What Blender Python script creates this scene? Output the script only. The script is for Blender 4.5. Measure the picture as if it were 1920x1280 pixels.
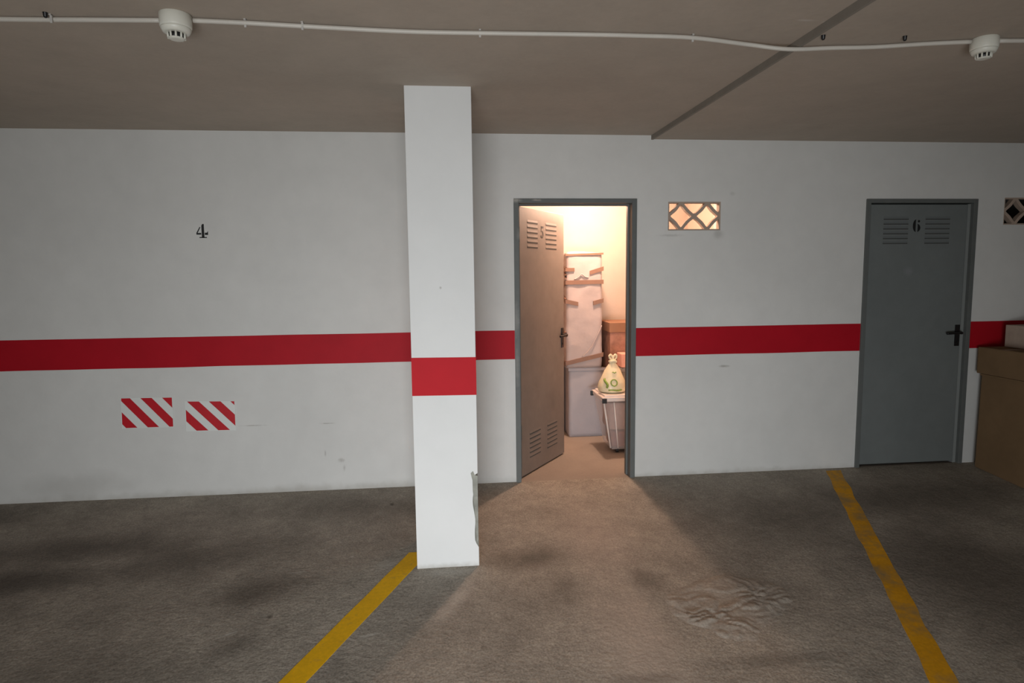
import bpy, bmesh, math, random
from mathutils import Vector, Matrix, noise
random.seed(4)
S = bpy.context.scene
for o in list(bpy.data.objects): bpy.data.objects.remove(o)

# ------------------------------------------------------------------ camera
F_PX = 1169.8127
YAW, PITCH, ROLL = 0.0976, 0.1024, 0.0114
fwd = Vector((math.sin(YAW)*math.cos(PITCH), math.cos(YAW)*math.cos(PITCH), -math.sin(PITCH)))
r0 = Vector((math.cos(YAW), -math.sin(YAW), 0)); d0 = fwd.cross(r0)
rt = r0*math.cos(ROLL)+d0*math.sin(ROLL); dn = -r0*math.sin(ROLL)+d0*math.cos(ROLL)
cam = bpy.data.cameras.new('camera'); co = bpy.data.objects.new('camera', cam)
S.collection.objects.link(co)
cam.sensor_width = 36; cam.lens = F_PX/1920*36; cam.clip_start = 0.02
m = Matrix((rt, -dn, -fwd)).transposed().to_4x4(); m.translation = (0, 0, 1.5)
co.matrix_world = m
S.camera = co

# ------------------------------------------------------------------ light
w = bpy.data.worlds.new('world'); S.world = w; w.use_nodes = True
w.node_tree.nodes['Background'].inputs[0].default_value = (1, .97, .92, 1)
w.node_tree.nodes['Background'].inputs[1].default_value = 0.55

def area(name, loc, target, sx, sy, power, col, spread=180):
    l = bpy.data.lights.new(name, 'AREA'); l.shape = 'RECTANGLE'; l.size = sx; l.size_y = sy
    l.energy = power; l.color = col; l.spread = math.radians(spread)
    o = bpy.data.objects.new(name, l); S.collection.objects.link(o); o.location = loc
    o.rotation_euler = (Vector(target)-Vector(loc)).to_track_quat('-Z', 'Y').to_euler()
    return o
# daylight coming in low through the vehicle entrance behind the viewer
area('entrance_daylight', (-0.28, -1.7, 0.34), (0.35, 4.4, -0.12), 1.5, 1.0, 58, (.965, .985, 1.0), 100)
# bare bulb of the storeroom
bl = bpy.data.lights.new('bulb_light', 'POINT'); bl.energy = 86; bl.color = (1, .66, .48); bl.shadow_soft_size = 0.045
blo = bpy.data.objects.new('bulb_light', bl); S.collection.objects.link(blo); blo.location = (1.235, 5.28, 2.20)

vs = S.view_settings
S.display_settings.display_device = 'sRGB'
vs.view_transform = 'Standard'; vs.look = 'None'; vs.exposure = 0; vs.gamma = 1; vs.use_curve_mapping = False
S.cycles.max_bounces = 8; S.cycles.diffuse_bounces = 5
S.cycles.use_denoising = True

# ------------------------------------------------------------------ helpers
D, H = 4.448, 2.494          # wall plane, ceiling height at the wall
CD, FD = 0.017, 0.0771       # slopes of ceiling and floor towards the wall
STEP = 0.027                 # the slab right of the joint hangs lower
XJ = 1.462
def fz(y): return FD*(y-D) if y < D else 0.0
def cz(x, y): return H+CD*(min(y, D)-D)-(STEP if x > XJ else 0)

def srgb(r, g, b):
    f = lambda c: (c/255/12.92) if c/255 <= .04045 else ((c/255+.055)/1.055)**2.4
    return (f(r), f(g), f(b), 1)

def mat(name, col, rough=.7, metal=0, spec=.5, noise_amt=0, noise_scale=8, bump=0, bump_scale=60,
        marks=None, emit=None, alpha=1, trans=0, base_marks=None, seed=0):
    """principled material; noise_amt varies the colour, marks = list of (cx,cy,cz,rx,ry,rz,rot,colour,strength)"""
    M = bpy.data.materials.new(name); M.use_nodes = True
    nt = M.node_tree; N = nt.nodes; L = nt.links; b = N['Principled BSDF']
    b.inputs['Base Color'].default_value = col; b.inputs['Roughness'].default_value = rough
    b.inputs['Metallic'].default_value = metal; b.inputs['Specular IOR Level'].default_value = spec
    b.inputs['Transmission Weight'].default_value = trans; b.inputs['Alpha'].default_value = alpha
    geo = N.new('ShaderNodeNewGeometry'); pos = geo.outputs['Position']
    cur = None
    if noise_amt:
        if isinstance(noise_amt, (int, float)): noise_amt = [(noise_scale, noise_amt)]
        fac = None
        for i, (sc, am) in enumerate(noise_amt):
            mp = N.new('ShaderNodeMapping'); mp.inputs['Location'].default_value = (seed+i*3.1, seed*1.7, i*5.3)
            L.new(pos, mp.inputs['Vector'])
            n = N.new('ShaderNodeTexNoise'); n.inputs['Scale'].default_value = sc; n.inputs['Detail'].default_value = 5
            n.inputs['Roughness'].default_value = .6; L.new(mp.outputs[0], n.inputs['Vector'])
            r = N.new('ShaderNodeMapRange'); r.inputs[1].default_value = .3; r.inputs[2].default_value = .7
            r.inputs[3].default_value = 1-am; r.inputs[4].default_value = 1+am*.6
            L.new(n.outputs['Fac'], r.inputs[0])
            if fac is None: fac = r.outputs[0]
            else:
                mu = N.new('ShaderNodeMath'); mu.operation = 'MULTIPLY'; L.new(fac, mu.inputs[0]); L.new(r.outputs[0], mu.inputs[1]); fac = mu.outputs[0]
        vm = N.new('ShaderNodeVectorMath'); vm.operation = 'SCALE'; vm.inputs[0].default_value = col[:3]
        L.new(fac, vm.inputs['Scale']); cur = vm.outputs[0]
    for k in (marks or []):
        (cx, cy, c_z, rx, ry, rz, rot, mc, st) = k
        mp = N.new('ShaderNodeMapping'); mp.vector_type = 'TEXTURE'
        mp.inputs['Location'].default_value = (cx, cy, c_z); mp.inputs['Scale'].default_value = (rx, ry, rz)
        mp.inputs['Rotation'].default_value = rot if isinstance(rot, tuple) else (0, 0, rot)
        # wobble so the mark has a ragged outline
        nn = N.new('ShaderNodeTexNoise'); nn.inputs['Scale'].default_value = 1.6/max(min(v for v in (rx, ry, rz)), .02)*.5
        nn.inputs['Detail'].default_value = 4; L.new(pos, nn.inputs['Vector'])
        L.new(pos, mp.inputs['Vector'])
        ln = N.new('ShaderNodeVectorMath'); ln.operation = 'LENGTH'; L.new(mp.outputs[0], ln.inputs[0])
        ad = N.new('ShaderNodeMath'); ad.operation = 'ADD'; L.new(ln.outputs['Value'], ad.inputs[0]); L.new(nn.outputs['Fac'], ad.inputs[1])
        r = N.new('ShaderNodeMapRange'); r.interpolation_type = 'SMOOTHSTEP'
        r.inputs[1].default_value = .55; r.inputs[2].default_value = 1.6; r.inputs[3].default_value = st; r.inputs[4].default_value = 0
        L.new(ad.outputs[0], r.inputs[0])
        mx = N.new('ShaderNodeMix'); mx.data_type = 'RGBA'
        L.new(r.outputs[0], mx.inputs['Factor'])
        if cur is None: mx.inputs['A'].default_value = col
        else: L.new(cur, mx.inputs['A'])
        mx.inputs['B'].default_value = mc; cur = mx.outputs['Result']
    if cur is not None: L.new(cur, b.inputs['Base Color'])
    if bump:
        n = N.new('ShaderNodeTexNoise'); n.inputs['Scale'].default_value = bump_scale; n.inputs['Detail'].default_value = 4
        L.new(pos, n.inputs['Vector'])
        bp = N.new('ShaderNodeBump'); bp.inputs['Strength'].default_value = bump; bp.inputs['Distance'].default_value = .01
        L.new(n.outputs['Fac'], bp.inputs['Height']); L.new(bp.outputs[0], b.inputs['Normal'])
    if emit:
        b.inputs['Emission Color'].default_value = emit[0]; b.inputs['Emission Strength'].default_value = emit[1]
    return M

def worn(M, under, thr=.5, sc=9, soft=.12, seed=0):
    """paint partly rubbed off, the ground colour shows through"""
    N = M.node_tree.nodes; L = M.node_tree.links; b = N['Principled BSDF']
    src = b.inputs['Base Color'].links[0].from_socket if b.inputs['Base Color'].links else None
    geo = N.new('ShaderNodeNewGeometry')
    mp = N.new('ShaderNodeMapping'); mp.inputs['Location'].default_value = (seed, 0, 0); L.new(geo.outputs['Position'], mp.inputs[0])
    n = N.new('ShaderNodeTexNoise'); n.inputs['Scale'].default_value = sc; n.inputs['Detail'].default_value = 8; n.inputs['Roughness'].default_value = .7
    L.new(mp.outputs[0], n.inputs['Vector'])
    r = N.new('ShaderNodeMapRange'); r.inputs[1].default_value = thr-soft; r.inputs[2].default_value = thr+soft
    L.new(n.outputs['Fac'], r.inputs[0])
    mx = N.new('ShaderNodeMix'); mx.data_type = 'RGBA'
    if src: L.new(src, mx.inputs['A'])
    else: mx.inputs['A'].default_value = b.inputs['Base Color'].default_value
    mx.inputs['B'].default_value = under
    L.new(r.outputs[0], mx.inputs['Factor']); L.new(mx.outputs['Result'], b.inputs['Base Color'])

def link(name, bm, mats, parent=None, smooth=False):
    me = bpy.data.meshes.new(name); bmesh.ops.recalc_face_normals(bm, faces=bm.faces); bm.to_mesh(me); bm.free()
    for mm in (mats if isinstance(mats, (list, tuple)) else [mats]): me.materials.append(mm)
    if smooth:
        for p in me.polygons: p.use_smooth = True
    o = bpy.data.objects.new(name, me); S.collection.objects.link(o)
    if parent is not None:
        o.parent = parent
    return o
def empty(name, loc=(0, 0, 0), rz=0):
    o = bpy.data.objects.new(name, None); S.collection.objects.link(o); o.location = loc; o.rotation_euler = (0, 0, rz)
    o.empty_display_size = .1
    return o
def tag(o, label, cat, group=None):
    o['label'] = label; o['category'] = cat
    if group: o['group'] = group
    return o
def struct(o, label=None, cat=None):
    o['kind'] = 'structure'
    if label: o['label'] = label; o['category'] = cat
    return o

def box(bm, x0, x1, y0, y1, z0, z1, mi=0, bevel=0):
    v = [bm.verts.new(p) for p in ((x0,y0,z0),(x1,y0,z0),(x1,y1,z0),(x0,y1,z0),(x0,y0,z1),(x1,y0,z1),(x1,y1,z1),(x0,y1,z1))]
    fs = [bm.faces.new([v[i] for i in q]) for q in ((3,2,1,0),(4,5,6,7),(0,1,5,4),(1,2,6,5),(2,3,7,6),(3,0,4,7))]
    for f in fs: f.material_index = mi
    if bevel:
        ed = list({e for f in fs for e in f.edges})
        bmesh.ops.bevel(bm, geom=ed, offset=bevel, segments=2, affect='EDGES', profile=.6)
    return v
def hexa(bm, pts, mi=0):
    """8 points: bottom loop then top loop"""
    v = [bm.verts.new(p) for p in pts]
    for q in ((3,2,1,0),(4,5,6,7),(0,1,5,4),(1,2,6,5),(2,3,7,6),(3,0,4,7)):
        f = bm.faces.new([v[i] for i in q]); f.material_index = mi
    return v
def prism_xz(bm, pts, y0, y1, mi=0):
    """polygon in x,z extruded along y"""
    a = [bm.verts.new((p[0], y0, p[1])) for p in pts]; b = [bm.verts.new((p[0], y1, p[1])) for p in pts]
    n = len(pts)
    fs = [bm.faces.new(a), bm.faces.new(b[::-1])]
    for i in range(n): fs.append(bm.faces.new((a[i], b[i], b[(i+1) % n], a[(i+1) % n])))
    for f in fs: f.material_index = mi
def cyl(bm, c, axis, r, h, seg=24, r2=None, mi=0):
    r2 = r if r2 is None else r2
    q = Vector(axis).to_track_quat('Z', 'Y'); c = Vector(c)
    a = []; b = []
    for i in range(seg):
        t = 2*math.pi*i/seg; p = Vector((math.cos(t), math.sin(t), 0))
        a.append(bm.verts.new(c+q@(p*r))); b.append(bm.verts.new(c+q@(p*r2+Vector((0, 0, h)))))
    fs = [bm.faces.new(a[::-1]), bm.faces.new(b)]
    for i in range(seg): fs.append(bm.faces.new((a[i], a[(i+1) % seg], b[(i+1) % seg], b[i])))
    for f in fs: f.material_index = mi
def lathe(bm, c, prof, seg=32, mi=0):
    rings = []
    for (r, z) in prof:
        rings.append([bm.verts.new((c[0]+r*math.cos(2*math.pi*i/seg), c[1]+r*math.sin(2*math.pi*i/seg), c[2]+z)) for i in range(seg)])
    for a, b in zip(rings, rings[1:]):
        for i in range(seg):
            f = bm.faces.new((a[i], a[(i+1) % seg], b[(i+1) % seg], b[i])); f.material_index = mi; f.smooth = True
    bm.faces.new(rings[0][::-1]).material_index = mi; bm.faces.new(rings[-1]).material_index = mi
def tube(bm, pts, r, seg=10, mi=0):
    pts = [Vector(p) for p in pts]; rings = []
    for i, p in enumerate(pts):
        t = (pts[min(i+1, len(pts)-1)]-pts[max(i-1, 0)]).normalized()
        u = t.cross(Vector((0, 0, 1)))
        if u.length < 1e-3: u = t.cross(Vector((0, 1, 0)))
        u.normalize(); v = t.cross(u)
        rings.append([bm.verts.new(p+u*r*math.cos(2*math.pi*k/seg)+v*r*math.sin(2*math.pi*k/seg)) for k in range(seg)])
    for a, b in zip(rings, rings[1:]):
        for k in range(seg):
            f = bm.faces.new((a[k], a[(k+1) % seg], b[(k+1) % seg], b[k])); f.smooth = True; f.material_index = mi
    bm.faces.new(rings[0][::-1]).material_index = mi; bm.faces.new(rings[-1]).material_index = mi
def spline(pts, n=6):
    out = []
    P = [Vector(p) for p in pts]
    for i in range(len(P)-1):
        p0, p1, p2, p3 = P[max(i-1, 0)], P[i], P[i+1], P[min(i+2, len(P)-1)]
        for k in range(n):
            t = k/n
            out.append(.5*((2*p1)+(p2-p0)*t+(2*p0-5*p1+4*p2-p3)*t*t+(3*p1-p0-3*p2+p3)*t**3))
    out.append(P[-1]); return out
def wall_grid(bm, x0, x1, z0, z1, y0, y1, holes, mi=0, extra_x=(), extra_z=()):
    xs = sorted({x0, x1, *extra_x, *[h[0] for h in holes], *[h[1] for h in holes]}); zs = sorted({z0, z1, *extra_z, *[h[2] for h in holes], *[h[3] for h in holes]})
    solid = lambda i, j: 0 <= i < len(xs)-1 and 0 <= j < len(zs)-1 and not any(h[0]-1e-6 <= xs[i] and xs[i+1] <= h[1]+1e-6 and h[2]-1e-6 <= zs[j] and zs[j+1] <= h[3]+1e-6 for h in holes)
    cache = {}
    def V(x, y, z):
        k = (round(x, 5), round(y, 5), round(z, 5))
        if k not in cache: cache[k] = bm.verts.new(k)
        return cache[k]
    for i in range(len(xs)-1):
        for j in range(len(zs)-1):
            if not solid(i, j): continue
            a, b, c, d = xs[i], xs[i+1], zs[j], zs[j+1]
            bm.faces.new([V(a,y0,c),V(b,y0,c),V(b,y0,d),V(a,y0,d)]); bm.faces.new([V(a,y1,c),V(a,y1,d),V(b,y1,d),V(b,y1,c)])
            if not solid(i-1, j): bm.faces.new([V(a,y0,c),V(a,y0,d),V(a,y1,d),V(a,y1,c)])
            if not solid(i+1, j): bm.faces.new([V(b,y0,c),V(b,y1,c),V(b,y1,d),V(b,y0,d)])
            if not solid(i, j-1): bm.faces.new([V(a,y0,c),V(a,y1,c),V(b,y1,c),V(b,y0,c)])
            if not solid(i, j+1): bm.faces.new([V(a,y0,d),V(b,y0,d),V(b,y1,d),V(a,y1,d)])

# ------------------------------------------------------------------ materials
PI = math.pi
grime = srgb(120, 116, 108)
def wm(x, z, rx, rz, st, c=grime): return (x, D, z, rx, .2, rz, 0, c, st)
M_wall = mat('painted_plaster', srgb(213, 214, 212), .75, spec=.25, noise_amt=[(1.1, .05), (7, .03)], bump=.10, bump_scale=26, marks=[
    wm(-1.39, .488, .11, .006, .45), wm(-.885, .486, .07, .005, .5), wm(-.909, .268, .008, .03, .45), wm(-.80, .215, .03, .02, .4),
    wm(-.78, .16, .01, .03, .3), wm(2.03, .822, .05, .012, .55), wm(2.06, 2.09, .03, .02, .2),
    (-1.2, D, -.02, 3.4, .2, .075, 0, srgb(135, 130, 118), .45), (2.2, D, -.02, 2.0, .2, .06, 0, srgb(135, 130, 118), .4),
    wm(-2.6, .1, .5, .12, .2), wm(1.96, 1.80, .05, .05, .3), wm(1.6, 1.79, .12, .012, .25)])
M_white = mat('pillar_paint', srgb(221, 223, 223), .7, spec=.25, noise_amt=[(3, .03)], bump=.10, bump_scale=30, marks=[
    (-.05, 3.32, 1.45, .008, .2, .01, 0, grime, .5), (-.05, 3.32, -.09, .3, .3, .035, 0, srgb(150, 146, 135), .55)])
M_red = mat('red_wall_paint', srgb(172, 14, 32), .6, spec=.2, noise_amt=[(5, .08)], bump=.08, bump_scale=26)
M_redp = mat('red_pillar_paint', srgb(186, 8, 28), .6, spec=.2, noise_amt=[(5, .06)])
M_ceil = mat('raw_concrete_ceiling', srgb(177, 166, 154), .9, spec=.2, noise_amt=[(.9, .08), (6, .05), (40, .03)], bump=.15, bump_scale=18, marks=[
    (1.37, 2.36, 2.46, .05, .012, .05, 0, srgb(200, 196, 190), .6), (1.45, 2.37, 2.46, .02, .01, .05, 0, srgb(200, 196, 190), .6)])
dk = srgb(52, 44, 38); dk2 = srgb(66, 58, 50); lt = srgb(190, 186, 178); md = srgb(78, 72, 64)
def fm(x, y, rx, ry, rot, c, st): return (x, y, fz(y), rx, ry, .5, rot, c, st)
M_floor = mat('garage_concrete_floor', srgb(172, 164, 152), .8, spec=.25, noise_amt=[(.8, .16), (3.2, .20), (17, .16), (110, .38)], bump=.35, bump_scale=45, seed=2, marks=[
    fm(-2.2, 3.75, .8, .22, .1, dk, .5), fm(-2.45, 3.40, .8, .20, .05, dk, .65), fm(-3.2, 4.25, .7, .3, 0, dk, .5), fm(.8, 2.5, .28, .75, 0, srgb(206, 190, 176), .45), fm(.85, 3.6, .3, .6, 0, srgb(200, 182, 170), .25),  # the two warm pale marks paint in bulb light from the doorway
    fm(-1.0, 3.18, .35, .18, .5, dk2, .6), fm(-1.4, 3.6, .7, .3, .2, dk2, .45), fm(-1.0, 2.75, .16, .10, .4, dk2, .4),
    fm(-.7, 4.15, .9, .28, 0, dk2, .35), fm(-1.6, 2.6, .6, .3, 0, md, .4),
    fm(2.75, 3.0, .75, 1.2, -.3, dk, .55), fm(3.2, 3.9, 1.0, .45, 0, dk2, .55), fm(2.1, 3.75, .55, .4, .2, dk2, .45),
    fm(1.00, 3.10, .12, .22, .3, md, .5), fm(.42, 3.36, .26, .16, .1, md, .6), fm(.55, 3.05, .12, .3, 0, md, .3), fm(1.35, 2.42, .4, .07, 0, md, .45), fm(.75, 2.36, .22, .06, 0, md, .4), fm(-.02, 2.98, .07, .28, -.5, srgb(205, 196, 186), .4),  # last mark paints in the streak of bulb light passing the pillar
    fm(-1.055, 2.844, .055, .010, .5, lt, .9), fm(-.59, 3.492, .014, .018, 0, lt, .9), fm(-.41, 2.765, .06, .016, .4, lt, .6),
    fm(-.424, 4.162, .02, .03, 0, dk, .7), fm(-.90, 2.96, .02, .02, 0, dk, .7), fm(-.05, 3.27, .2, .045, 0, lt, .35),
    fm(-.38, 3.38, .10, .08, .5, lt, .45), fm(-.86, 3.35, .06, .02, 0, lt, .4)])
M_sfloor = mat('storeroom_floor', srgb(158, 149, 140), .8, spec=.25, noise_amt=[(5, .06), (60, .05)], bump=.15)
M_swall = mat('storeroom_wall', srgb(192, 178, 166), .85, spec=.2, noise_amt=.03, bump=.1)
M_yel = mat('yellow_road_paint', srgb(246, 190, 8), .6, spec=.2, noise_amt=[(6, .10), (60, .10)]); worn(M_yel, srgb(190, 150, 70), .68, 14, .08)
M_yel2 = mat('worn_yellow_road_paint', srgb(226, 164, 24), .7, spec=.2, noise_amt=[(6, .12), (60, .12)]); worn(M_yel2, srgb(142, 128, 96), .57, 5, .14, 3)
M_steel = mat('grey_door_paint', srgb(112, 118, 118), .55, metal=0, spec=.5, noise_amt=[(2, .07), (12, .05)], bump=.04, bump_scale=12,
    marks=[(3.474, D, 1.51, .05, .2, .05, 0, srgb(140, 142, 146), .35)])
M_steel5 = mat('warm_lit_door_paint', srgb(134, 122, 113), .6, spec=.35, noise_amt=[(2.2, .10), (9, .08)], bump=.04, bump_scale=12)  # grey door paint with the bulb's warm light mixed into its colour
M_frame = mat('grey_door_frame', srgb(98, 102, 101), .55, spec=.4, noise_amt=[(9, .08)], marks=[
    (.47, D, 2.04, .05, .2, .025, 0, srgb(175, 172, 165), .7), (.50, D, 1.80, .03, .2, .06, 0, srgb(165, 163, 158), .5),
    (.62, D, 2.04, .04, .2, .01, 0, srgb(180, 176, 168), .6), (.47, D, 1.2, .03, .2, .15, 0, srgb(150, 150, 146), .5), (.47, D, .85, .02, .2, .2, 0, srgb(150, 150, 146), .4)])
M_dark = mat('dark_gap', srgb(26, 26, 26), .8)  # near-black colour standing in for shade in slots and door gaps
M_slot = mat('dim_slot', srgb(72, 74, 73), .7)
M_louv = mat('louvre_steel', srgb(104, 110, 111), .6)
M_black = mat('black_stencil', srgb(18, 18, 19), .6)
M_blkpl = mat('black_plastic', srgb(20, 20, 22), .4)
M_stile = mat('stile_paint', srgb(134, 139, 138), .5)
M_edge = mat('pale_door_edge', srgb(165, 160, 152), .5)  # free edge of the open leaf, paler than its faces
M_plast = mat('white_plastic', srgb(218, 218, 208), .4, noise_amt=.03)
M_cond = mat('white_conduit_plastic', srgb(200, 196, 188), .45, noise_amt=.05)
M_clip = mat('grey_clip', srgb(188, 186, 182), .5)
M_joint = mat('slab_edge_concrete', srgb(134, 128, 119), .9, noise_amt=.1, noise_scale=12)
M_vent = mat('cement_lattice', srgb(172, 154, 140), .9, noise_amt=.06)
M_expose = mat('exposed_cement', srgb(150, 151, 143), .95, noise_amt=[(22, .25)], bump=.5, bump_scale=60)
M_signw = mat('sign_white', srgb(220, 224, 222), .45)
M_signr = mat('sign_red', srgb(190, 20, 36), .4, noise_amt=[(30, .08)])
M_card = mat('brown_cardboard', srgb(126, 103, 77), .9, spec=.1, noise_amt=[(3, .10), (14, .05)])
M_card2 = mat('warm_cardboard', srgb(146, 110, 88), .85, spec=.2, noise_amt=[(6, .08)])
M_cardp = mat('pale_box_board', srgb(176, 160, 146), .8, spec=.2, noise_amt=[(18, .10)])
M_foam = mat('white_foam_wrap', srgb(172, 160, 158), .6, noise_amt=[(8, .04)], bump=.25, bump_scale=20)
M_foam2 = mat('white_carton_board', srgb(164, 162, 168), .6, noise_amt=[(5, .05)], bump=.2, bump_scale=14)
M_tape = mat('brown_packing_tape', srgb(128, 98, 82), .35, noise_amt=[(20, .08)])
M_bin = mat('clear_box_plastic', srgb(226, 214, 210), .25, spec=.5, alpha=.32, noise_amt=[(12, .06)])
M_lid = mat('clear_lid_plastic', srgb(230, 222, 218), .3, spec=.5, alpha=.85)
M_cloth = mat('pinkish_cloth', srgb(166, 136, 126), .9, noise_amt=[(11, .22)], bump=.4, bump_scale=15)
M_cloth2 = mat('dark_maroon_cloth', srgb(120, 72, 66), .9, noise_amt=[(11, .2)])
M_bag = mat('cream_plastic_bag', srgb(226, 216, 184), .35, noise_amt=[(16, .08)], bump=.5, bump_scale=22)
M_green = mat('green_bag_print', srgb(122, 150, 66), .45)
M_pink = mat('pink_box_board', srgb(226, 168, 150), .7)
M_greyb = mat('grey_crate_plastic', srgb(140, 136, 134), .6)
M_bulb = mat('lit_bulb', (1, .8, .6, 1), .3, emit=((1, .74, .46, 1), 40))
M_patch = mat('rough_cement_patch', srgb(166, 158, 147), .9, noise_amt=[(9, .12), (80, .25)], bump=.4, bump_scale=50)

# ------------------------------------------------------------------ setting: shell
XL, XR, YB = -5.2, 5.6, -2.1
bm = bmesh.new()      # garage floor slopes down from the wall
hexa(bm, [(XL,YB,fz(YB)-.1),(XR,YB,fz(YB)-.1),(XR,D,-.1),(XL,D,-.1),(XL,YB,fz(YB)),(XR,YB,fz(YB)),(XR,D,0),(XL,D,0)])
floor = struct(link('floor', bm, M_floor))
bm = bmesh.new(); box(bm, .10, XR, D+.0005, 6.17, -.1, 0)
struct(link('floor', bm, M_sfloor))
# ceiling: two slabs, the right one hanging a little lower, with a bare joint edge
bm = bmesh.new()
hexa(bm, [(XL,YB,cz(0,YB)),(XJ,YB,cz(0,YB)),(XJ,D,H),(XL,D,H),(XL,YB,H+.15),(XJ,YB,H+.15),(XJ,D,H+.15),(XL,D,H+.15)])
struct(link('ceiling', bm, M_ceil))
bm = bmesh.new()
hexa(bm, [(XJ+.0005,YB,cz(2,YB)),(XR,YB,cz(2,YB)),(XR,D,cz(2,D)),(XJ+.0005,D,cz(2,D)),(XJ+.0005,YB,H+.15),(XR,YB,H+.15),(XR,D,H+.15),(XJ+.0005,D,H+.15)])
struct(link('ceiling', bm, M_ceil))
bm = bmesh.new()
t_ = .014
hexa(bm, [(XJ-t_,YB+.01,cz(2,YB)-.004),(XJ+.001,YB+.01,cz(2,YB)-.004),(XJ+.001,D-.001,cz(2,D)-.004),(XJ-t_,D-.001,cz(2,D)-.004),
          (XJ-t_,YB+.01,cz(0,YB)),(XJ+.001,YB+.01,cz(0,YB)),(XJ+.001,D-.001,H),(XJ-t_,D-.001,H)])
struct(link('trim_3', bm, M_joint))
# back wall with both door openings and both vent openings
D5 = (.457, 1.347, 2.05); D6 = (3.1005, 3.997, 2.05)
V1 = (1.580, 1.975, 1.825, 2.030); V2 = (4.222, 4.617, 1.858, 2.062)
TW = .12
bm = bmesh.new()
wall_grid(bm, XL, XR, -.12, H+.15, D, D+TW, [(D5[0]+.02, D5[1]-.02, -.12, D5[2]-.02), (D6[0]+.02, D6[1]-.02, -.12, D6[2]-.02), V1, V2])
struct(link('wall_back', bm, M_wall))
for nm, x0, x1 in (('wall_left', XL-.15, XL), ('wall_right', XR, XR+.15)):
    bm = bmesh.new(); box(bm, x0, x1, YB-.15, 6.3, -.9, H+.15); struct(link(nm, bm, M_wall))
bm = bmesh.new()      # front of the garage with the wide vehicle entrance
wall_grid(bm, XL, XR, -.9, H+.15, YB-.15, YB, [(-3.4, 1.6, -.9, 2.05)])
struct(link('wall_front', bm, M_wall))
# storerooms behind the wall
bm = bmesh.new(); box(bm, 0, XR, 6.05, 6.17, 0, H+.15); struct(link('wall_storeroom_back', bm, M_swall))
bm = bmesh.new(); box(bm, 0, .12, D+TW, 6.05, 0, H+.15); struct(link('wall_storeroom_left', bm, M_swall))
bm = bmesh.new(); box(bm, 2.35, 2.47, D+TW, 6.05, 0, H+.15); struct(link('wall_storeroom_right', bm, M_swall))
bm = bmesh.new(); box(bm, .12, XR, D+TW, 6.05, 2.46, H+.15); struct(link('ceiling', bm, M_swall))

# painted red band along the wall
ZB0, ZB1 = .9125, 1.1205
def band(name, x0, x1):
    bm = bmesh.new(); n = max(2, int((x1-x0)/.12))
    xs = [x0+(x1-x0)*i/n for i in range(n+1)]
    top = [ZB1+.0025*noise.noise(Vector((x*2.3, 1, 0)))+.001*noise.noise(Vector((x*9, 1, 0))) for x in xs]
    bot = [ZB0+.0025*noise.noise(Vector((x*2.3, 7, 0)))+.001*noise.noise(Vector((x*9, 4, 0))) for x in xs]
    for i in range(n):
        hexa(bm, [(xs[i],D-.0012,bot[i]),(xs[i+1],D-.0012,bot[i+1]),(xs[i+1],D,bot[i+1]),(xs[i],D,bot[i]),
                  (xs[i],D-.0012,top[i]),(xs[i+1],D-.0012,top[i+1]),(xs[i+1],D,top[i+1]),(xs[i],D,top[i])])
    return struct(link(name, bm, M_red))
band('trim_1', XL+.01, D5[0]-.001); band('trim_2', D5[1]+.001, D6[0]-.001); band('trim_4', D6[1]+.001, XR-.01)

# ------------------------------------------------------------------ pillar
PX0, PX1, PY = -.2118, .1283, 3.32
pil = empty('concrete_pillar', (0, 0, 0)); pil.location = ((PX0+PX1)/2, PY+.17, fz(PY+.17))
def at(o, child):   # keep world-space mesh data under a moved parent
    child.parent = o; child.matrix_parent_inverse = Matrix.Translation(o.location).inverted() if o.rotation_euler.z == 0 else (Matrix.Translation(o.location) @ Matrix.Rotation(o.rotation_euler.z, 4, 'Z')).inverted()
    return child
tag(pil, 'square white concrete pillar with a red band and chipped lower right corner', 'pillar')
bm = bmesh.new()
def chip(z):
    if z > .44 or z < .02: return 0.0
    k = min(1, (.44-z)/.02)*min(1, (z-.02)/.03)
    return k*(.026+.012*noise.noise(Vector((0, 3, z*9)))-.008*(.44-z)/.42)
zs = [fz(PY)-.06, -.05, 0.02]+[.04+.02*i for i in range(21)]+[.6, ZB0, 1.2, cz(0, PY)+.03]
rings = []
for z in zs:
    c = chip(z)
    rings.append([bm.verts.new(p) for p in ((PX0,PY,z),(PX1-c-.0012,PY,z),(PX1,PY+c*.9+.0012,z),(PX1,PY+.34,z),(PX0,PY+.34,z))])
for k, (a, b) in enumerate(zip(rings, rings[1:])):
    for i in range(5):
        f = bm.faces.new((a[i], a[(i+1) % 5], b[(i+1) % 5], b[i]))
        if i == 1 and .02 < (zs[k]+zs[k+1])/2 < .45: f.material_index = 1
bm.faces.new(rings[-1]); bm.faces.new(rings[0][::-1])
at(pil, link('shaft', bm, [M_white, M_expose]))
bm = bmesh.new()      # red band wraps the shaft
e = .0015
wv = lambda x, s: .0015*noise.noise(Vector((x*9, s, 0)))
box(bm, PX0-e, PX1+e, PY-e, PY+.34+e, .874, 1.079)
for v in bm.verts: v.co.z += (.0025 if v.co.x < 0 else -.0015)
at(pil, link('painted_band', bm, M_redp))
bm = bmesh.new()      # grey smear where the plaster is torn off beside the corner
pts = [(.090, .44), (.103, .452), (.112, .43), (.127, .425), (.127, .06), (.1165, .05), (.113, .12), (.110, .2), (.106, .28), (.100, .34), (.099, .40)]
prism_xz(bm, pts, PY-.0016, PY+.001)
at(pil, link('bare_plaster', bm, M_expose))['label'] = 'grey bare cement strip along the broken corner'

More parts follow.
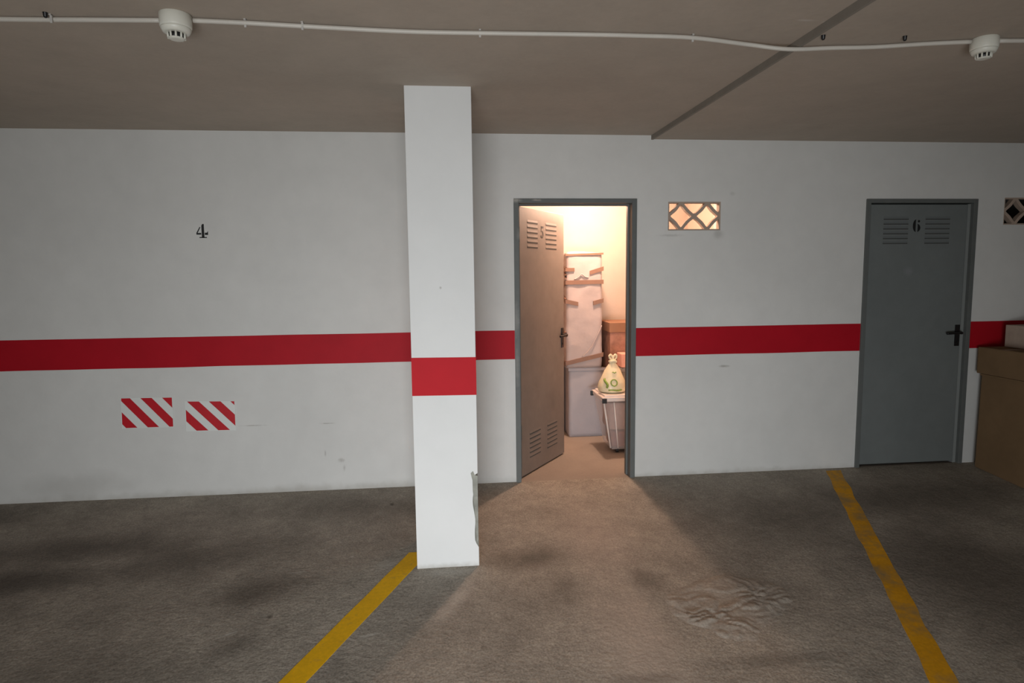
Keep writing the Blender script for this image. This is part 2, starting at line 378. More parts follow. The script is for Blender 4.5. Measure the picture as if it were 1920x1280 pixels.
# ------------------------------------------------------------------ doors
def door_frame(D_, parent, wid=.036):
    bm = bmesh.new(); x0, x1, zt = D_
    for (a, b, c, d) in ((x0, x0+wid, -.005, zt), (x1-wid, x1, -.005, zt), (x0+wid, x1-wid, zt-wid*.85, zt)):
        box(bm, a, b, D-.012, D+.075, c, d, bevel=.002)
    # inner rebate
    for (a, b, c, d) in ((x0+wid, x0+wid+.012, 0, zt-wid*.85), (x1-wid-.012, x1-wid, 0, zt-wid*.85), (x0+wid+.012, x1-wid-.012, zt-wid*.85-.010, zt-wid*.85)):
        box(bm, a, b, D+.062, D+TW-.02, c, d)
    return link('door_frame', bm, M_frame, parent)
def louvre(cx, cz_, wd, n, pitch, parent, y=0., name='louvre_vent', slot=None, skin=None):
    """pressed slots: a dark strip painted as slot shade under a small sloping hood, on the face y (facing -y)"""
    bm = bmesh.new()
    for i in range(n):
        z = cz_+((n-1)/2-i)*pitch
        box(bm, cx-wd/2, cx+wd/2, y-.0012, y+.001, z-.0045, z+.0050, mi=1)
        hexa(bm, [(cx-wd/2,y-.0015,z+.0045),(cx+wd/2,y-.0015,z+.0045),(cx+wd/2,y,z+.005),(cx-wd/2,y,z+.005),
                  (cx-wd/2,y-.0015,z+.0052),(cx+wd/2,y-.0015,z+.0052),(cx+wd/2,y,z+.020),(cx-wd/2,y,z+.020)], mi=0)
    return link(name, bm, [skin or M_louv, slot or M_dark], parent)
def lever(x, z, parent, direction=-1, both=False, y=0, th=.04):
    bm = bmesh.new()
    for s in ((-1, 1) if both else (-1,)):
        yy = y if s < 0 else y+th
        a, b = sorted((yy, yy+s*.008))
        box(bm, x-.019, x+.019, a, b, z-.105, z+.06, bevel=.003)
        cyl(bm, (x, yy, z), (0, s, 0), .011, .05, 16)
        tube(bm, spline([(x, yy+s*.045, z), (x+direction*.03, yy+s*.047, z+.001), (x+direction*.075, yy+s*.046, z-.001), (x+direction*.115, yy+s*.040, z-.003)], 4), .0095, 10)
        cyl(bm, (x, yy+s*.006, z-.07), (0, s, 0), .008, .006, 12)
    return link('door_handle', bm, M_blkpl, parent)
def leaf_mesh(x0, x1, z0, z1, th=.04):
    bm = bmesh.new(); box(bm, x0, x1, 0, th, z0, z1, bevel=.0025)
    for f in bm.faces:
        if f.normal.length and abs(f.normal.x) > .9 and f.calc_center_median().x > (x0+x1)/2: f.material_index = 1
    return bm
# stencil glyphs as polygons (unit height)
def arc(cx, cy, rx, ry, a0, a1, n=10): return [(cx+rx*math.cos(math.radians(a0+(a1-a0)*i/n)), cy+ry*math.sin(math.radians(a0+(a1-a0)*i/n))) for i in range(n+1)]
G = {
 '4': [[(.42,0),(.62,0),(.62,1),(.50,1),(.42,.88)], [(.22,0),(.82,0),(.80,.07),(.24,.07)], [(.0,.24),(.38,.24),(.38,.36),(.10,.36),(.34,.76),(.28,.80),(.0,.36)], [(.66,.22),(.92,.22),(.92,.50),(.84,.38),(.66,.37)]],
 '6': [arc(.30,.5,.30,.5,95,265,14)+[(.30,.02),(.27,.1),(.27,.9),(.30,.98)], arc(.40,.32,.32,.32,-80,80,12)+[(.44,.62),(.47,.5),(.47,.14),(.44,.01)], arc(.56,.86,.11,.10,0,360,12)[:-1]],
 '5': [[(.10,.52),(.22,.52),(.22,1),(.10,1)], [(.27,.84),(.66,.84),(.72,1),(.27,1)], arc(.34,.32,.34,.32,-85,80,12)+[(.38,.55),(.46,.44),(.46,.18),(.38,.06)], [(.02,.10),(.30,.0),(.30,.10),(.14,.28),(.02,.24)]],
}
def glyph(ch, x, z, h, wscale, y0, y1, parent=None, name='stencilled_number'):
    bm = bmesh.new()
    for poly in G[ch]: prism_xz(bm, [(x+p[0]*h*wscale, z+p[1]*h) for p in poly], y0, y1)
    return link(name, bm, M_black, parent)

# door of storeroom five, standing open inwards
d5 = struct(empty('door_1', (0, 0, 0)), 'open grey steel door number five, swung into the lit storeroom', 'door')
door_frame(D5, d5)
HX, HY = .497, D+.055
ang = math.atan2(.60, .425)
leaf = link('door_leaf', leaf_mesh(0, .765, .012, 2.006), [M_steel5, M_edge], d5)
leaf.location = (HX, HY, 0); leaf.rotation_euler = (0, 0, ang)
# local frame of leaf: x along the leaf, -y is the outer face
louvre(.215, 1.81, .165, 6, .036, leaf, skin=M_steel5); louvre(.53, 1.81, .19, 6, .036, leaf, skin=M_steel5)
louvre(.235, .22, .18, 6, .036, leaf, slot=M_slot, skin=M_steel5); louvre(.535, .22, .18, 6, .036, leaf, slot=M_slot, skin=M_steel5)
glyph('5', .347, 1.795, .092, .75, -.0012, 0, leaf, 'door_number')
lever(.725, 1.02, leaf, -1, both=True)
bm = bmesh.new()
for z in (.3, 1.75): cyl(bm, (-.004, -.004, z), (0, 0, 1), .009, .11, 12)
link('hinge', bm, M_frame, leaf)
# door of storeroom six, shut
d6 = struct(empty('door_2', (0, 0, 0)), 'closed grey steel door with black number 6 and lever handle', 'door')
door_frame(D6, d6, .034)
leaf6 = link('door_leaf', leaf_mesh(D6[0]+.037, D6[1]-.064, .016, 2.012), [M_steel, M_frame], d6)
leaf6.location = (0, D+.012, 0)
bm = bmesh.new(); box(bm, D6[1]-.060, D6[1]-.035, D+.016, D+.06, 0, 2.015); link('lock_stile', bm, M_stile, d6)
bm = bmesh.new(); box(bm, D6[0]+.036, D6[1]-.036, D+.065, D+.068, .0, 2.018); link('gap_shade', bm, M_dark, d6)  # dark sheet behind the leaf, painted shade for the gaps around it
louvre(3.355, 1.812, .20, 6, .036, leaf6, slot=M_slot); louvre(3.693, 1.812, .20, 6, .036, leaf6, slot=M_slot)
glyph('6', 3.492, 1.808, .092, .92, -.0012, 0, leaf6, 'door_number')
lever(3.905, 1.036, leaf6, -1)

# number 4 on the wall
tag(glyph('4', -1.694, 1.788, .093, .88, D-.0012, D, None, 'stencilled_number'), 'small black stencilled number 4 high on the white wall left of the pillar', 'number')

# ------------------------------------------------------------------ vent blocks
def vent(V, label):
    x0, x1, z0, z1 = V; y0, y1 = D+.004, D+.05
    bm = bmesh.new(); cw = (x1-x0)/2; hh = z1-z0; b = .010
    for (a, c, d, e_) in ((x0, x1, z0, z0+b), (x0, x1, z1-b, z1), (x0, x0+b, z0+b, z1-b), (x1-b, x1, z0+b, z1-b)): box(bm, a, c, y0, y1, d, e_)
    t = .019
    for u in range(2):
        cx, c_z = x0+cw*(u+.5), (z0+z1)/2; rx, rz = cw*.5-.002, hh*.5-.004
        P = [(rx, 0), (0, rz), (-rx, 0), (0, -rz)]
        for k in range(4):
            a, c = Vector(P[k]), Vector(P[(k+1) % 4])
            N_ = 6; pts_o = []; pts_i = []
            for i in range(N_+1):
                s = i/N_; p = a.lerp(c, s); bulge = math.sin(PI*s)*-.006
                n = p.normalized(); flare = .010*(abs(2*s-1)**3)
                q = p+n*bulge; pts_o.append(q+n*(t*.6+flare)); pts_i.append(q-n*(t*.6+flare*.6))
            for i in range(N_):
                quad = [pts_o[i], pts_o[i+1], pts_i[i+1], pts_i[i]]
                quad = [(min(max(cx+q.x, x0+.002), x1-.002), min(max(c_z+q.y, z0+.002), z1-.002)) for q in quad]
                prism_xz(bm, quad, y0+.002, y1-.004)
    mz, mx_ = (z0+z1)/2, (x0+x1)/2
    for (jx, jz, a, c) in ((mx_, mz, .017, .020), (x0+.012, mz, .010, .016), (x1-.012, mz, .010, .016), (x0+cw/2, z0+.012, .020, .009), (x0+cw/2, z1-.012, .020, .009), (x1-cw/2, z0+.012, .020, .009), (x1-cw/2, z1-.012, .020, .009)):
        box(bm, jx-a, jx+a, y0+.0012, y1-.003, jz-c, jz+c)
    o = link('vent_block', bm, M_vent)
    tag(o, label, 'vent', 'lattice vent blocks beside the storeroom doors'); return o
vent(V1, 'lattice vent block glowing from inside, between the open and closed doors')
vent(V2, 'dark lattice vent block cut by the right edge, beside the closed door')

# ------------------------------------------------------------------ hazard plates
def plate(cs, off, label, per=.14, wd=.072, sl=.88):
    """cs: corners tl,tr,br,bl in x,z"""
    cen = Vector((sum(c[0] for c in cs)/4, sum(c[1] for c in cs)/4))
    e0 = empty('hazard_plate', (cen.x, D, min(c[1] for c in cs)))
    tl, tr, br, bl = [Vector(c) for c in cs]
    bm = bmesh.new(); prism_xz(bm, [bl, br, tr, tl], D-.004, D)
    at(e0, link('backing', bm, M_signw))
    W, Hh = .335, .212
    def P(u, v):      # plate coordinates in metres, v up
        s, t = u/W, v/Hh; return (bl.lerp(br, s)).lerp(tl.lerp(tr, s), t)
    bm = bmesh.new()   # stripes fall to the right
    m0 = .004
    for k in range(-3, 6):
        u0 = off+k*per
        # stripe covers u + sl*v in [c, c+wd*]
        poly = [(u0, Hh-m0), (u0+wd, Hh-m0), (u0+wd+sl*(Hh-2*m0), m0), (u0+sl*(Hh-2*m0), m0)]
        # clip against the plate sides
        def clip(pl, axis, val, keep_less):
            out = []
            for i in range(len(pl)):
                a, b = pl[i], pl[(i+1) % len(pl)]
                ia = (a[axis] <= val) == keep_less or a[axis] == val; ib = (b[axis] <= val) == keep_less or b[axis] == val
                if ia: out.append(a)
                if ia != ib:
                    t = (val-a[axis])/(b[axis]-a[axis]); out.append((a[0]+(b[0]-a[0])*t, a[1]+(b[1]-a[1])*t))
            return out
        poly = clip(poly, 0, m0, False)
        if len(poly) > 2: poly = clip(poly, 0, W-m0, True)
        if len(poly) > 2:
            pp = []
            for q in poly:
                if not pp or (abs(q[0]-pp[-1][0])+abs(q[1]-pp[-1][1])) > 1e-4: pp.append(q)
            if len(pp) > 2: prism_xz(bm, [P(*q) for q in pp], D-.0052, D-.004)
    at(e0, link('red_stripes', bm, M_signr))
    tag(e0, label, 'sign', 'red and white striped plates on the wall')
plate([(-2.256, .712), (-1.918, .708), (-1.922, .497), (-2.262, .497)], -.012, 'red and white striped plate on the wall, the left and slightly higher one')
plate([(-1.838, .677), (-1.506, .669), (-1.508, .459), (-1.842, .463)], .015, 'red and white striped plate on the wall, the right and slightly lower one', .145, .078, .98)

# ------------------------------------------------------------------ parking lines
def pline(pl, pr_, m_, label, seedv, wob=.003):
    bm = bmesh.new(); n = 60; prev = None
    for i in range(n+1):
        s = i/n; a = Vector(pl[0]).lerp(Vector(pl[1]), s); b = Vector(pr_[0]).lerp(Vector(pr_[1]), s)
        a.x += wob*noise.noise(Vector((a.y*6, seedv, 0))); b.x += wob*noise.noise(Vector((b.y*6, seedv+5, 0)))
        row = [bm.verts.new((a.x, a.y, fz(a.y)+.0015)), bm.verts.new((b.x, b.y, fz(b.y)+.0015)), bm.verts.new((a.x, a.y, fz(a.y))), bm.verts.new((b.x, b.y, fz(b.y)))]
        if prev:
            bm.faces.new((prev[0], prev[1], row[1], row[0])); bm.faces.new((prev[0], row[0], row[2], prev[2])); bm.faces.new((prev[1], prev[3], row[3], row[1]))
        prev = row
    return tag(link('parking_line', bm, m_), label, 'floor marking', 'yellow parking bay lines')
pline([(-.268, 3.50), (-.268-.469*2.9, .60)], [(-.150, 3.50), (-.150-.472*2.9, .60)], M_yel, 'bright yellow painted line on the floor leading to the pillar base', 1)
pline([(2.837, 4.40), (2.837-.4175*3.8, .60)], [(2.955, 4.40), (2.955-.4195*3.8, .60)], M_yel2, 'worn dull yellow painted line on the floor starting near the closed door', 2, .014)

# rough cement patch, trowelled in ridges (part of the floor)
bm = bmesh.new(); nx, ny = 90, 80; x0, x1, y0, y1 = .93, 1.80, 2.46, 3.22; gv = []
for j in range(ny+1):
    row = []
    for i in range(nx+1):
        x = x0+(x1-x0)*i/nx; y = y0+(y1-y0)*j/ny
        u = (x-1.36+(.30*(2.85-y)))/.31; v = (y-2.85)/.30
        rr = math.hypot(u, v)+.35*noise.noise(Vector((x*5, y*5, 3)))
        k = max(0., min(1., (1.05-rr)/.40)); k = k*k*(3-2*k)
        q = Vector((x*7+noise.noise(Vector((x*6, y*6, 0)))*1.6, y*17+noise.noise(Vector((x*7, y*7, 9)))*2.5, 0))
        ridge = (1-abs(noise.noise(q))*2.4)
        low = .4+.6*max(0, min(1, (3.05-y)/.3))
        h_ = k*(.0022+.0115*max(0, 1-abs(ridge))*low)-.0035*(1-k)
        row.append(bm.verts.new((x, y, fz(y)+h_+.0006)))
    gv.append(row)
for j in range(ny):
    for i in range(nx): bm.faces.new((gv[j][i], gv[j][i+1], gv[j+1][i+1], gv[j+1][i]))
pt = link('cement_patch', bm, M_patch, None, True); pt.parent = floor

# ------------------------------------------------------------------ ceiling fittings
def detector(x, y, label, tilt=0, sc=.86):
    zt = cz(x, y); e0 = empty('smoke_detector', (x, y, zt))
    bm = bmesh.new(); lathe(bm, (0, 0, 0), [(.060, -.058), (.0625, -.05), (.0635, -.004), (.060, 0)][::1], 36); link('base', bm, M_plast, e0)
    bm = bmesh.new(); lathe(bm, (0, 0, 0), [(.044, -.078), (.052, -.075), (.059, -.062), (.059, -.0575)], 36); link('collar', bm, M_plast, e0)
    bm = bmesh.new(); lathe(bm, (0, 0, 0), [(.020, -.104), (.030, -.101), (.033, -.097)], 28)
    lathe(bm, (0, 0, 0), [(.030, -.098), (.030, -.0775)], 28, mi=1)
    for k in range(10):
        t = 2*PI*k/10; c, s = math.cos(t), math.sin(t)
        tube(bm, [(.0325*c, .0325*s, -.099), (.034*c, .034*s, -.077)], .0045, 6)
    link('sensor_cage', bm, [M_plast, M_blkpl], e0)
    tag(e0, label, 'smoke detector', 'smoke detectors on the ceiling')
    e0.rotation_euler = (0, tilt, 0); e0.scale = (sc, sc, sc); return e0
DL = (-.969, 2.475); DR = (2.157, 2.415)
detector(*DL, 'white round smoke detector on the ceiling, upper left, nearer the camera')
detector(*DR, 'white round smoke detector on the lower ceiling slab, upper right', sc=.78)
def conduit(pts, r, label, clips):
    bm = bmesh.new(); tube(bm, spline(pts, 6), r, 12)
    e0 = link('cable_conduit', bm, M_cond)
    for (cx, cy) in clips:
        z = cz(cx, cy); zc = z-.026
        b2 = bmesh.new(); box(b2, cx-.004, cx+.004, cy-.010, cy-.006, z-.03, z-.001); box(b2, cx-.004, cx+.004, cy-.016, cy-.001, z-.005, z-.001)
        link('clip', b2, M_clip, e0)
    tag(e0, label, 'conduit', 'white cable conduit along the ceiling'); return e0
R_ = .0085; h1 = .0135
L1 = [(-5.1, 2.66), (-3.6, 2.60), (-2.4, 2.55), (-1.596, 2.529), (-1.316, 2.514), (-1.024, 2.498)]
conduit([(x, y, cz(x, y)-h1) for x, y in L1], R_, 'white ceiling conduit running left from the nearer smoke detector', [(-1.41, 2.515)])
L2 = [(-.914, 2.492), (-.733, 2.501), (-.468, 2.523), (-.151, 2.544), (.137, 2.540), (.557, 2.526), (.771, 2.523), (.993, 2.530)]
P2 = [(x, y, cz(x, y)-h1) for x, y in L2]+[(1.237, 2.566, 2.441), (1.399, 2.540, 2.417), (1.579, 2.524, cz(2, 2.5)-h1), (1.752, 2.506, cz(2, 2.5)-.012), (1.94, 2.462, cz(2, 2.5)-.011), (2.106, 2.423, cz(2, 2.4)-.011)]
conduit(P2, R_, 'long sagging white conduit across the ceiling between the two smoke detectors', [(-.733, 2.508), (-.53, 2.52), (.137, 2.548), (.99, 2.538)])
conduit([(x, y, cz(x, y)-.011) for x, y in [(2.208, 2.407), (2.6, 2.38), (3.4, 2.36), (5.5, 2.3)]], R_, 'short piece of white conduit right of the far smoke detector', [])
for (x, y, lb) in ((1.476, 2.430, 'black plug in the ceiling just right of the slab joint'), (1.815, 2.416, 'black plug in the ceiling nearer the right smoke detector'), (-1.42, 2.492, 'black plug in the ceiling left of the nearer smoke detector')):
    x_ = max(x, XJ+.02) if x > 1 else x
    bm = bmesh.new(); lathe(bm, (x_, y, cz(x_, y)), [(.004, -.018), (.007, -.014), (.008, -.001), (.009, 0)], 12)
    tag(link('ceiling_plug', bm, M_blkpl), lb, 'plug', 'black plugs in the ceiling')

# ------------------------------------------------------------------ storeroom contents
# bare bulb
bu = empty('light_bulb', (1.235, 5.28, 2.46)); tag(bu, 'bare bulb under the storeroom ceiling behind the open door', 'light bulb')
bm = bmesh.new(); lathe(bm, (0, 0, 0), [(.02, -.115), (.024, -.11), (.024, -.03), (.045, -.02), (.045, 0)], 20); link('socket', bm, M_plast, bu)
bm = bmesh.new(); lathe(bm, (0, 0, 0), [(.004, -.213), (.018, -.208), (.028, -.192), (.030, -.178), (.026, -.155), (.016, -.13), (.014, -.112)], 20)
gl = link('glass', bm, M_bulb, bu)
gl.visible_shadow = True

def disp(x, y, z, amp, sc, seed):
    return amp*noise.noise(Vector((x*sc, y*sc, z*sc*.8+seed)))+amp*.5*noise.noise(Vector((x*sc*2.7, y*sc*2.7, z*sc*2.2+seed)))
def soft_box(x0, x1, y0, y1, z0, z1, n=(10, 8, 30), amp=.008, sc=6, seed=0, rnd=.02, fix_bottom=True):
    """box with rounded, slightly buckled skin"""
    bm = bmesh.new(); V = {}
    def vert(i, j, k):
        key = (i, j, k)
        if key in V: return V[key]
        x = x0+(x1-x0)*i/n[0]; y = y0+(y1-y0)*j/n[1]; z = z0+(z1-z0)*k/n[2]
        p = Vector((x, y, z)); c = Vector((min(max(x, x0+rnd), x1-rnd), min(max(y, y0+rnd), y1-rnd), min(max(z, z0+rnd), z1-rnd)))
        d = p-c
        if d.length > 1e-6: p = c+d.normalized()*min(d.length, rnd) if d.length > rnd else p
        nrm = (p-c).normalized() if (p-c).length > 1e-6 else Vector((0, 0, 1))
        p = p+nrm*disp(x, y, z, amp, sc, seed)
        if k == 0 and fix_bottom: p.z = z0
        V[key] = bm.verts.new(p); return V[key]
    for a in range(n[0]):
        for c in range(n[2]):
            bm.faces.new([vert(*q) for q in ((a,0,c),(a+1,0,c),(a+1,0,c+1),(a,0,c+1))]); bm.faces.new([vert(*q) for q in ((a,n[1],c),(a,n[1],c+1),(a+1,n[1],c+1),(a+1,n[1],c))])
    for b in range(n[1]):
        for c in range(n[2]):
            bm.faces.new([vert(*q) for q in ((0,b,c),(0,b,c+1),(0,b+1,c+1),(0,b+1,c))]); bm.faces.new([vert(*q) for q in ((n[0],b,c),(n[0],b+1,c),(n[0],b+1,c+1),(n[0],b,c+1))])
    for a in range(n[0]):
        for b in range(n[1]):
            bm.faces.new([vert(*q) for q in ((a,b,0),(a,b+1,0),(a+1,b+1,0),(a+1,b,0))]); bm.faces.new([vert(*q) for q in ((a,b,n[2]),(a+1,b,n[2]),(a+1,b+1,n[2]),(a,b+1,n[2]))])
    for f in bm.faces: f.smooth = True
    return bm
def tape_strip(pts, wd, out, parent, name='packing_tape', m_=None):
    """strip following pts [(x,y,z)], width in z, pushed out along the given normals"""
    bm = bmesh.new(); prev = None
    for (p, nrm) in pts:
        p = Vector(p); nrm = Vector(nrm)
        row = [bm.verts.new(p+nrm*out+Vector((0, 0, s*wd/2))) for s in (-1, 1)]+[bm.verts.new(p-nrm*.004+Vector((0, 0, s*wd/2))) for s in (-1, 1)]
        if prev:
            for q in ((0, 1, 1, 0), (1, 3, 3, 1), (3, 2, 2, 3), (2, 0, 0, 2)):
                bm.faces.new((prev[q[0]], prev[q[1]], row[q[2]], row[q[3]]))
        prev = row
    return link(name, bm, m_ or M_tape, parent)

# lower white carton and upper foam-wrapped package
SX0, SX1, SY0, SY1 = 1.085, 1.405, 5.66, 6.0
low = link('white_carton', soft_box(SX0, SX1+.03, SY0, SY1, 0.002, .645, (10, 8, 20), .004, 7, 1, .010), M_foam2)
tag(low, 'large white wrapped carton on the storeroom floor under the tall taped package', 'carton')
for z in (.10, .16, .30, .47):
    pass
bm = bmesh.new(); box(bm, SX0-.006, SX1+.034, SY0-.008, SY0+.0, .628, .655)
box(bm, SX0-.008, SX0, SY0, SY1, .628, .655)
o = link('lid_flap', bm, M_foam2, low)
upp = link('wrapped_package', soft_box(1.055, 1.392, 5.64, 5.99, .657, 1.722, (12, 10, 40), .009, 7, 5, .02), M_foam)
tag(upp, 'tall narrow package in white foam wrap bound with brown tape, stacked on the carton', 'package')
AX0, AX1, AY0, AY1 = 1.055, 1.392, 5.64, 5.99
FN, LN = (0, -1, 0), (-1, 0, 0)
def front_band(z_at, xa, xb, wd=.035, out=.012):
    n = 8; pts = []
    for i in range(n+1):
        x = xa+(xb-xa)*i/n; pts.append(((x, AY0-.001, z_at(x)), FN))
    return tape_strip(pts, wd, out, upp)
def side_band(z0, z1, wd=.042):      # along the left face from back to front
    n = 5; pts = [((AX0-.001, AY1-.02+(AY0-.008-AY1+.02)*i/n, z0+(z1-z0)*i/n), LN) for i in range(n+1)]
    return tape_strip(pts, wd, .012, upp)
front_band(lambda x: 1.448+.01*(x-1.2), AX0-.01, AX1+.008, .038); side_band(1.40, 1.447)
front_band(lambda x: 1.563, AX0-.01, AX0+.075, .032); side_band(1.60, 1.563)
front_band(lambda x: 1.535+.30*(x-1.28), 1.27, AX1+.008, .038)
front_band(lambda x: 1.275-.22*(x-1.05), AX0-.01, AX0+.11, .038); side_band(1.36, 1.278)
front_band(lambda x: 1.255+.25*(x-1.3), 1.305, AX1+.008, .038)
front_band(lambda x: .705+.22*(x-1.06), AX0-.01, AX1+.008, .038); side_band(.67, .703)
front_band(lambda x: 1.700+.03*(x-1.2), AX0-.01, AX1+.006, .018)
side_band(1.02, .97); side_band(1.66, 1.50, .03)
# crumpled fold on the foam
bm = bmesh.new()
tube(bm, spline([(1.13, 5.634, 1.475), (1.17, 5.628, 1.497), (1.195, 5.626, 1.522), (1.225, 5.628, 1.50), (1.26, 5.633, 1.49)], 4), .006, 8)
link('wrap_fold', bm, M_foam, upp); bm = bmesh.new()
tube(bm, spline([(1.20, 5.634, .76), (1.27, 5.628, .83), (1.33, 5.628, .93), (1.385, 5.634, 1.05)], 4), .005, 8)
link('wrap_fold', bm, M_foam, upp)
# narrow brown wrapped board in the gap between package and storeroom wall
bm = bmesh.new(); box(bm, .985, 1.028, 5.84, 6.03, .002, 1.70, bevel=.004)
tag(link('wooden_board', bm, M_card2), 'narrow brown board standing upright left of the taped package', 'board')

# cartons behind the storage box
cb = empty('cardboard_box', (1.68, 5.78, .0)); tag(cb, 'big brown cardboard box behind the storage box in the lit storeroom', 'box')
bm = bmesh.new(); box(bm, 1.455, 1.95, 5.60, 6.0, .002, .99, bevel=.004); at(cb, link('body', bm, mat('mottled_box_print', srgb(160, 118, 102), .7, noise_amt=[(13, .35)])))
bm = bmesh.new(); box(bm, 1.448, 1.957, 5.593, 6.007, .985, 1.075, bevel=.004); at(cb, link('lid', bm, M_card2))
bm = bmesh.new(); box(bm, 1.515, 1.86, 5.42, 5.58, .002, .68, bevel=.012)
for z in (.12, .30, .48, .66): box(bm, 1.509, 1.866, 5.414, 5.586, z-.015, z+.012)
tag(link('plastic_crate', bm, M_greyb), 'grey ribbed plastic crate behind the clear storage box', 'crate')
bm = bmesh.new(); box(bm, 1.515, 1.84, 5.42, 5.58, .682, .805, bevel=.006)
tag(link('pink_box', bm, M_pink), 'flat pink box lying on the grey crate behind the carrier bag', 'box')

# clear storage box with lid and clips
sb = empty('storage_box', (1.5, 5.2, 0)); tag(sb, 'tall clear plastic storage box with dark lid clips just inside the doorway', 'storage box')
bx0, bx1, by0, by1, bz = 1.243, 1.80, 5.01, 5.225, .462
def taper(bm, z0, z1, inset0, inset1, mi=0):
    a, b = inset0, inset1
    hexa(bm, [(bx0+a,by0+a*.7,z0),(bx1-a,by0+a*.7,z0),(bx1-a,by1-a*.7,z0),(bx0+a,by1-a*.7,z0),(bx0+b,by0+b*.7,z1),(bx1-b,by0+b*.7,z1),(bx1-b,by1-b*.7,z1),(bx0+b,by1-b*.7,z1)], mi)
by1 = 5.40
bm = bmesh.new(); taper(bm, .035, bz, .088, .012)
bmesh.ops.bevel(bm, geom=list(bm.edges), offset=.012, segments=3, affect='EDGES')
at(sb, link('tub', bm, M_bin))
bm = bmesh.new()                 # vertical ribs moulded into the tub
for (fx, t) in ((.16, 0), (.42, 0), (.72, 0)):
    xb = bx0+.088+(bx1-bx0-.176)*fx; xt = bx0+.012+(bx1-bx0-.024)*fx
    tube(bm, [(xb, by0+.060, .05), (xt, by0+.007, bz-.01)], .006, 8)
tube(bm, [(bx0+.086, by0+.068, .05), (bx0+.014, by0+.014, bz-.01)], .008, 8)
at(sb, link('rib', bm, M_lid))
bm = bmesh.new()                 # two small castors under the tub
for cx in (bx0+.15, bx1-.15):
    for cy in (by0+.10, by1-.10): cyl(bm, (cx-.012, cy, .018), (1, 0, 0), .0175, .024, 16); at(sb, link('castor', bm, M_blkpl)); bm = bmesh.new()
bm = bmesh.new(); box(bm, bx0-.004, bx1+.004, by0-.004, by1+.004, bz, bz+.034, bevel=.006); box(bm, bx0+.02, bx1-.02, by0+.02, by1-.02, bz+.030, bz+.050, bevel=.006)
at(sb, link('lid', bm, M_lid))
for (cx, cy, sx, sy) in ((bx0+.012, by0-.010, .020, .012), (bx0-.010, by1-.03, .012, .022), (bx1-.02, by0-.010, .02, .012)):
    bm = bmesh.new(); box(bm, cx-sx, cx+sx, cy-sy*.6, cy+sy*.6, bz-.012, bz+.028, bevel=.003)
    at(sb, link('lid_clip', bm, M_blkpl))
bm = bmesh.new(); box(bm, 1.56, 1.62, 5.10, 5.26, bz+.050, bz+.064, bevel=.004); at(sb, link('lid_handle', bm, M_blkpl))
# clothes inside the box
cl = link('folded_clothes', soft_box(bx0+.105, bx1-.105, by0+.085, by1-.085, .052, .19, (14, 10, 8), .014, 12, 2, .02), M_cloth2)
tag(cl, 'dark maroon cloth bundle at the bottom of the clear storage box', 'clothes')
cl = link('folded_clothes', soft_box(bx0+.075, bx1-.075, by0+.060, by1-.060, .208, .435, (14, 10, 10), .014, 12, 8, .02), M_cloth)
tag(cl, 'pale pinkish cloth bundle filling the upper part of the clear storage box', 'clothes')

# knotted carrier bag on the lid
bc = (1.372, 5.19, bz+.051)
bg = empty('carrier_bag', bc); tag(bg, 'knotted cream plastic carrier bag with green print on the storage box lid', 'bag')
bm = bmesh.new(); seg = 28
prof = [(.095, .0), (.120, .012), (.125, .045), (.113, .09), (.092, .135), (.070, .18), (.047, .222), (.028, .250), (.020, .266)]
rings = []
for (r, z) in prof:
    ring = []
    for i in range(seg):
        t = 2*PI*i/seg; q = 1+.10*noise.noise(Vector((math.cos(t)*2, math.sin(t)*2, z*14)))+.05*math.sin(7*t+z*30)*(z/.27)
        ring.append(bm.verts.new((r*q*math.cos(t), r*q*math.sin(t)*.85, z)))
    rings.append(ring)
for a, b in zip(rings, rings[1:]):
    for i in range(seg): bm.faces.new((a[i], a[(i+1) % seg], b[(i+1) % seg], b[i])).smooth = True
bm.faces.new(rings[0][::-1]); bm.faces.new(rings[-1])
link('body', bm, M_bag, bg)
bm = bmesh.new()
for s in (-1, 1):
    P = spline([(0, -.01, .262), (s*.022, -.012, .285), (s*.032, -.010, .305), (s*.020, -.008, .320), (s*.004, -.01, .300), (0, -.01, .27)], 5)
    tube(bm, P, .009, 8)
tube(bm, spline([(-.024, -.022, .262), (0, -.03, .27), (.024, -.022, .262), (.02, .02, .262), (-.02, .02, .26), (-.024, -.022, .262)], 5), .011, 8)
link('knot', bm, M_bag, bg)
bm = bmesh.new()
def on_bag(x, z):       # point of the bag front at local x,z
    for (r0_, z0_), (r1_, z1_) in zip(prof, prof[1:]):
        if z0_ <= z <= z1_: r = r0_+(r1_-r0_)*(z-z0_)/(z1_-z0_); break
    else: r = prof[-1][0]
    return (x, -math.sqrt(max(r*r*1.04-x*x, 1e-4))*.85-.006, z)
ringp = [on_bag(-.012+.026*math.cos(t), .092+.026*math.sin(t)) for t in [2*PI*k/24 for k in range(25)]]
tube(bm, ringp, .0050, 8); link('green_print', bm, M_green, bg); bm = bmesh.new()
P = [on_bag(-.075+.010*math.sin(k*.9), .05+.012*k) for k in range(7)]; tube(bm, P, .010, 8)
P = [on_bag(-.06+.016*k, .030+.003*math.sin(k)) for k in range(8)]; tube(bm, P, .006, 8)
link('green_print', bm, M_green, bg); bm = bmesh.new()
P = [on_bag(-.02+.008*k, .175+.005*math.sin(2*k)) for k in range(5)]; tube(bm, P, .004, 8)
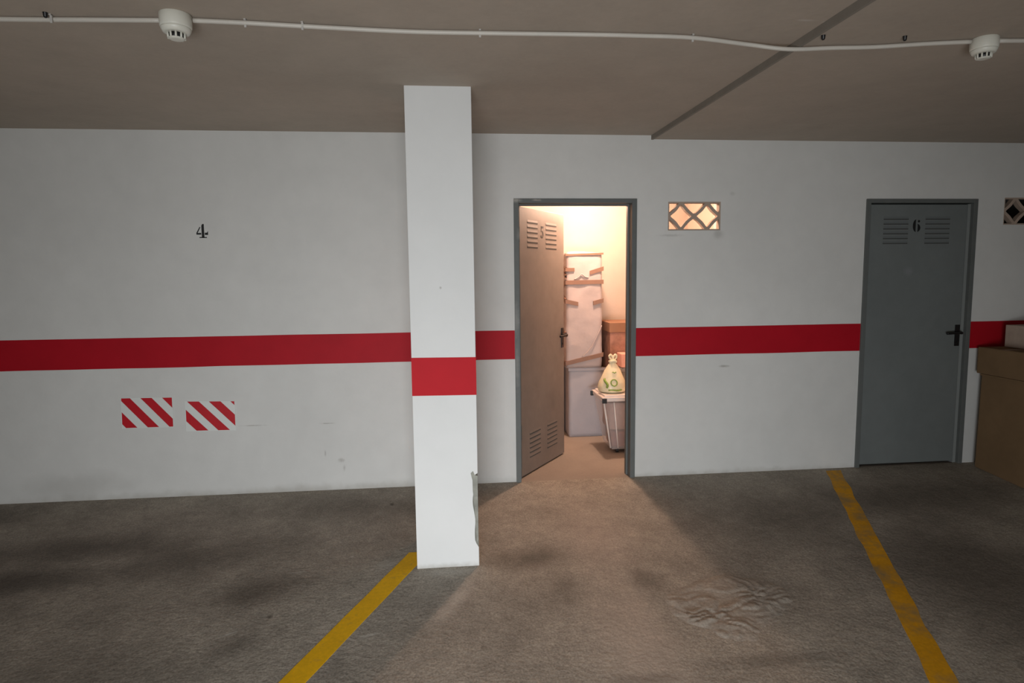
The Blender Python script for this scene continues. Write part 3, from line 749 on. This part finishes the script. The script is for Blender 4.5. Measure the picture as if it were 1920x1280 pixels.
link('green_print', bm, M_green, bg)

# ------------------------------------------------------------------ boxes by the right side
def carton(name, x0, x1, y0, y1, z0, z1, m_, label, flap=True, tilt=0):
    e0 = empty(name, ((x0+x1)/2, (y0+y1)/2, z0)); tag(e0, label, 'box', 'cardboard boxes stacked beside the closed door')
    bm = bmesh.new(); box(bm, x0, x1, y0, y1, z0, z1, bevel=.004)
    at(e0, link('body', bm, m_))
    if flap:
        bm = bmesh.new(); ym = (y0+y1)/2
        box(bm, x0+.003, x1-.003, y0+.003, ym-.002, z1, z1+.004); box(bm, x0+.003, x1-.003, ym+.002, y1-.003, z1, z1+.004)
        at(e0, link('flap', bm, m_))
        bm = bmesh.new(); xm = (x0+x1)/2; box(bm, x0-.001, x1+.001, ym-.025, ym+.025, z1+.004, z1+.005)
        at(e0, link('sealing_tape', bm, M_tape))
    if tilt: e0.rotation_euler = (0, 0, tilt)
    return e0
yb = 3.93; z_b = fz(yb)
e0 = empty('cardboard_box', (4.3, 4.14, fz(4.14))); tag(e0, 'tall brown cardboard box standing on the floor right of the closed door', 'box', 'cardboard boxes stacked beside the closed door')
bm = bmesh.new(); X0, X1, Y0, Y1 = 4.035, 4.62, 3.93, 4.36
hexa(bm, [(X0,Y0,fz(Y0)+.001),(X1,Y0,fz(Y0)+.001),(X1,Y1,fz(Y1)+.001),(X0,Y1,fz(Y1)+.001),(X0+.01,Y0,.725),(X1,Y0,.725),(X1,Y1,.725),(X0+.01,Y1,.725)])
bmesh.ops.bevel(bm, geom=list(bm.edges), offset=.005, segments=2, affect='EDGES')
at(e0, link('body', bm, M_card))
bm = bmesh.new(); box(bm, X0-.012, X0+.006, Y0+.01, Y1-.01, .715, .7265); at(e0, link('flap', bm, M_card))
carton('cardboard_box', 4.025, 4.60, 3.945, 4.385, .728, .925, M_card, 'flatter brown cardboard box lying on top of the tall one')
carton('pale_box', 4.19, 4.56, 3.99, 4.33, .932, 1.10, M_cardp, 'small pale box topmost on the brown boxes at the right edge', flap=False)
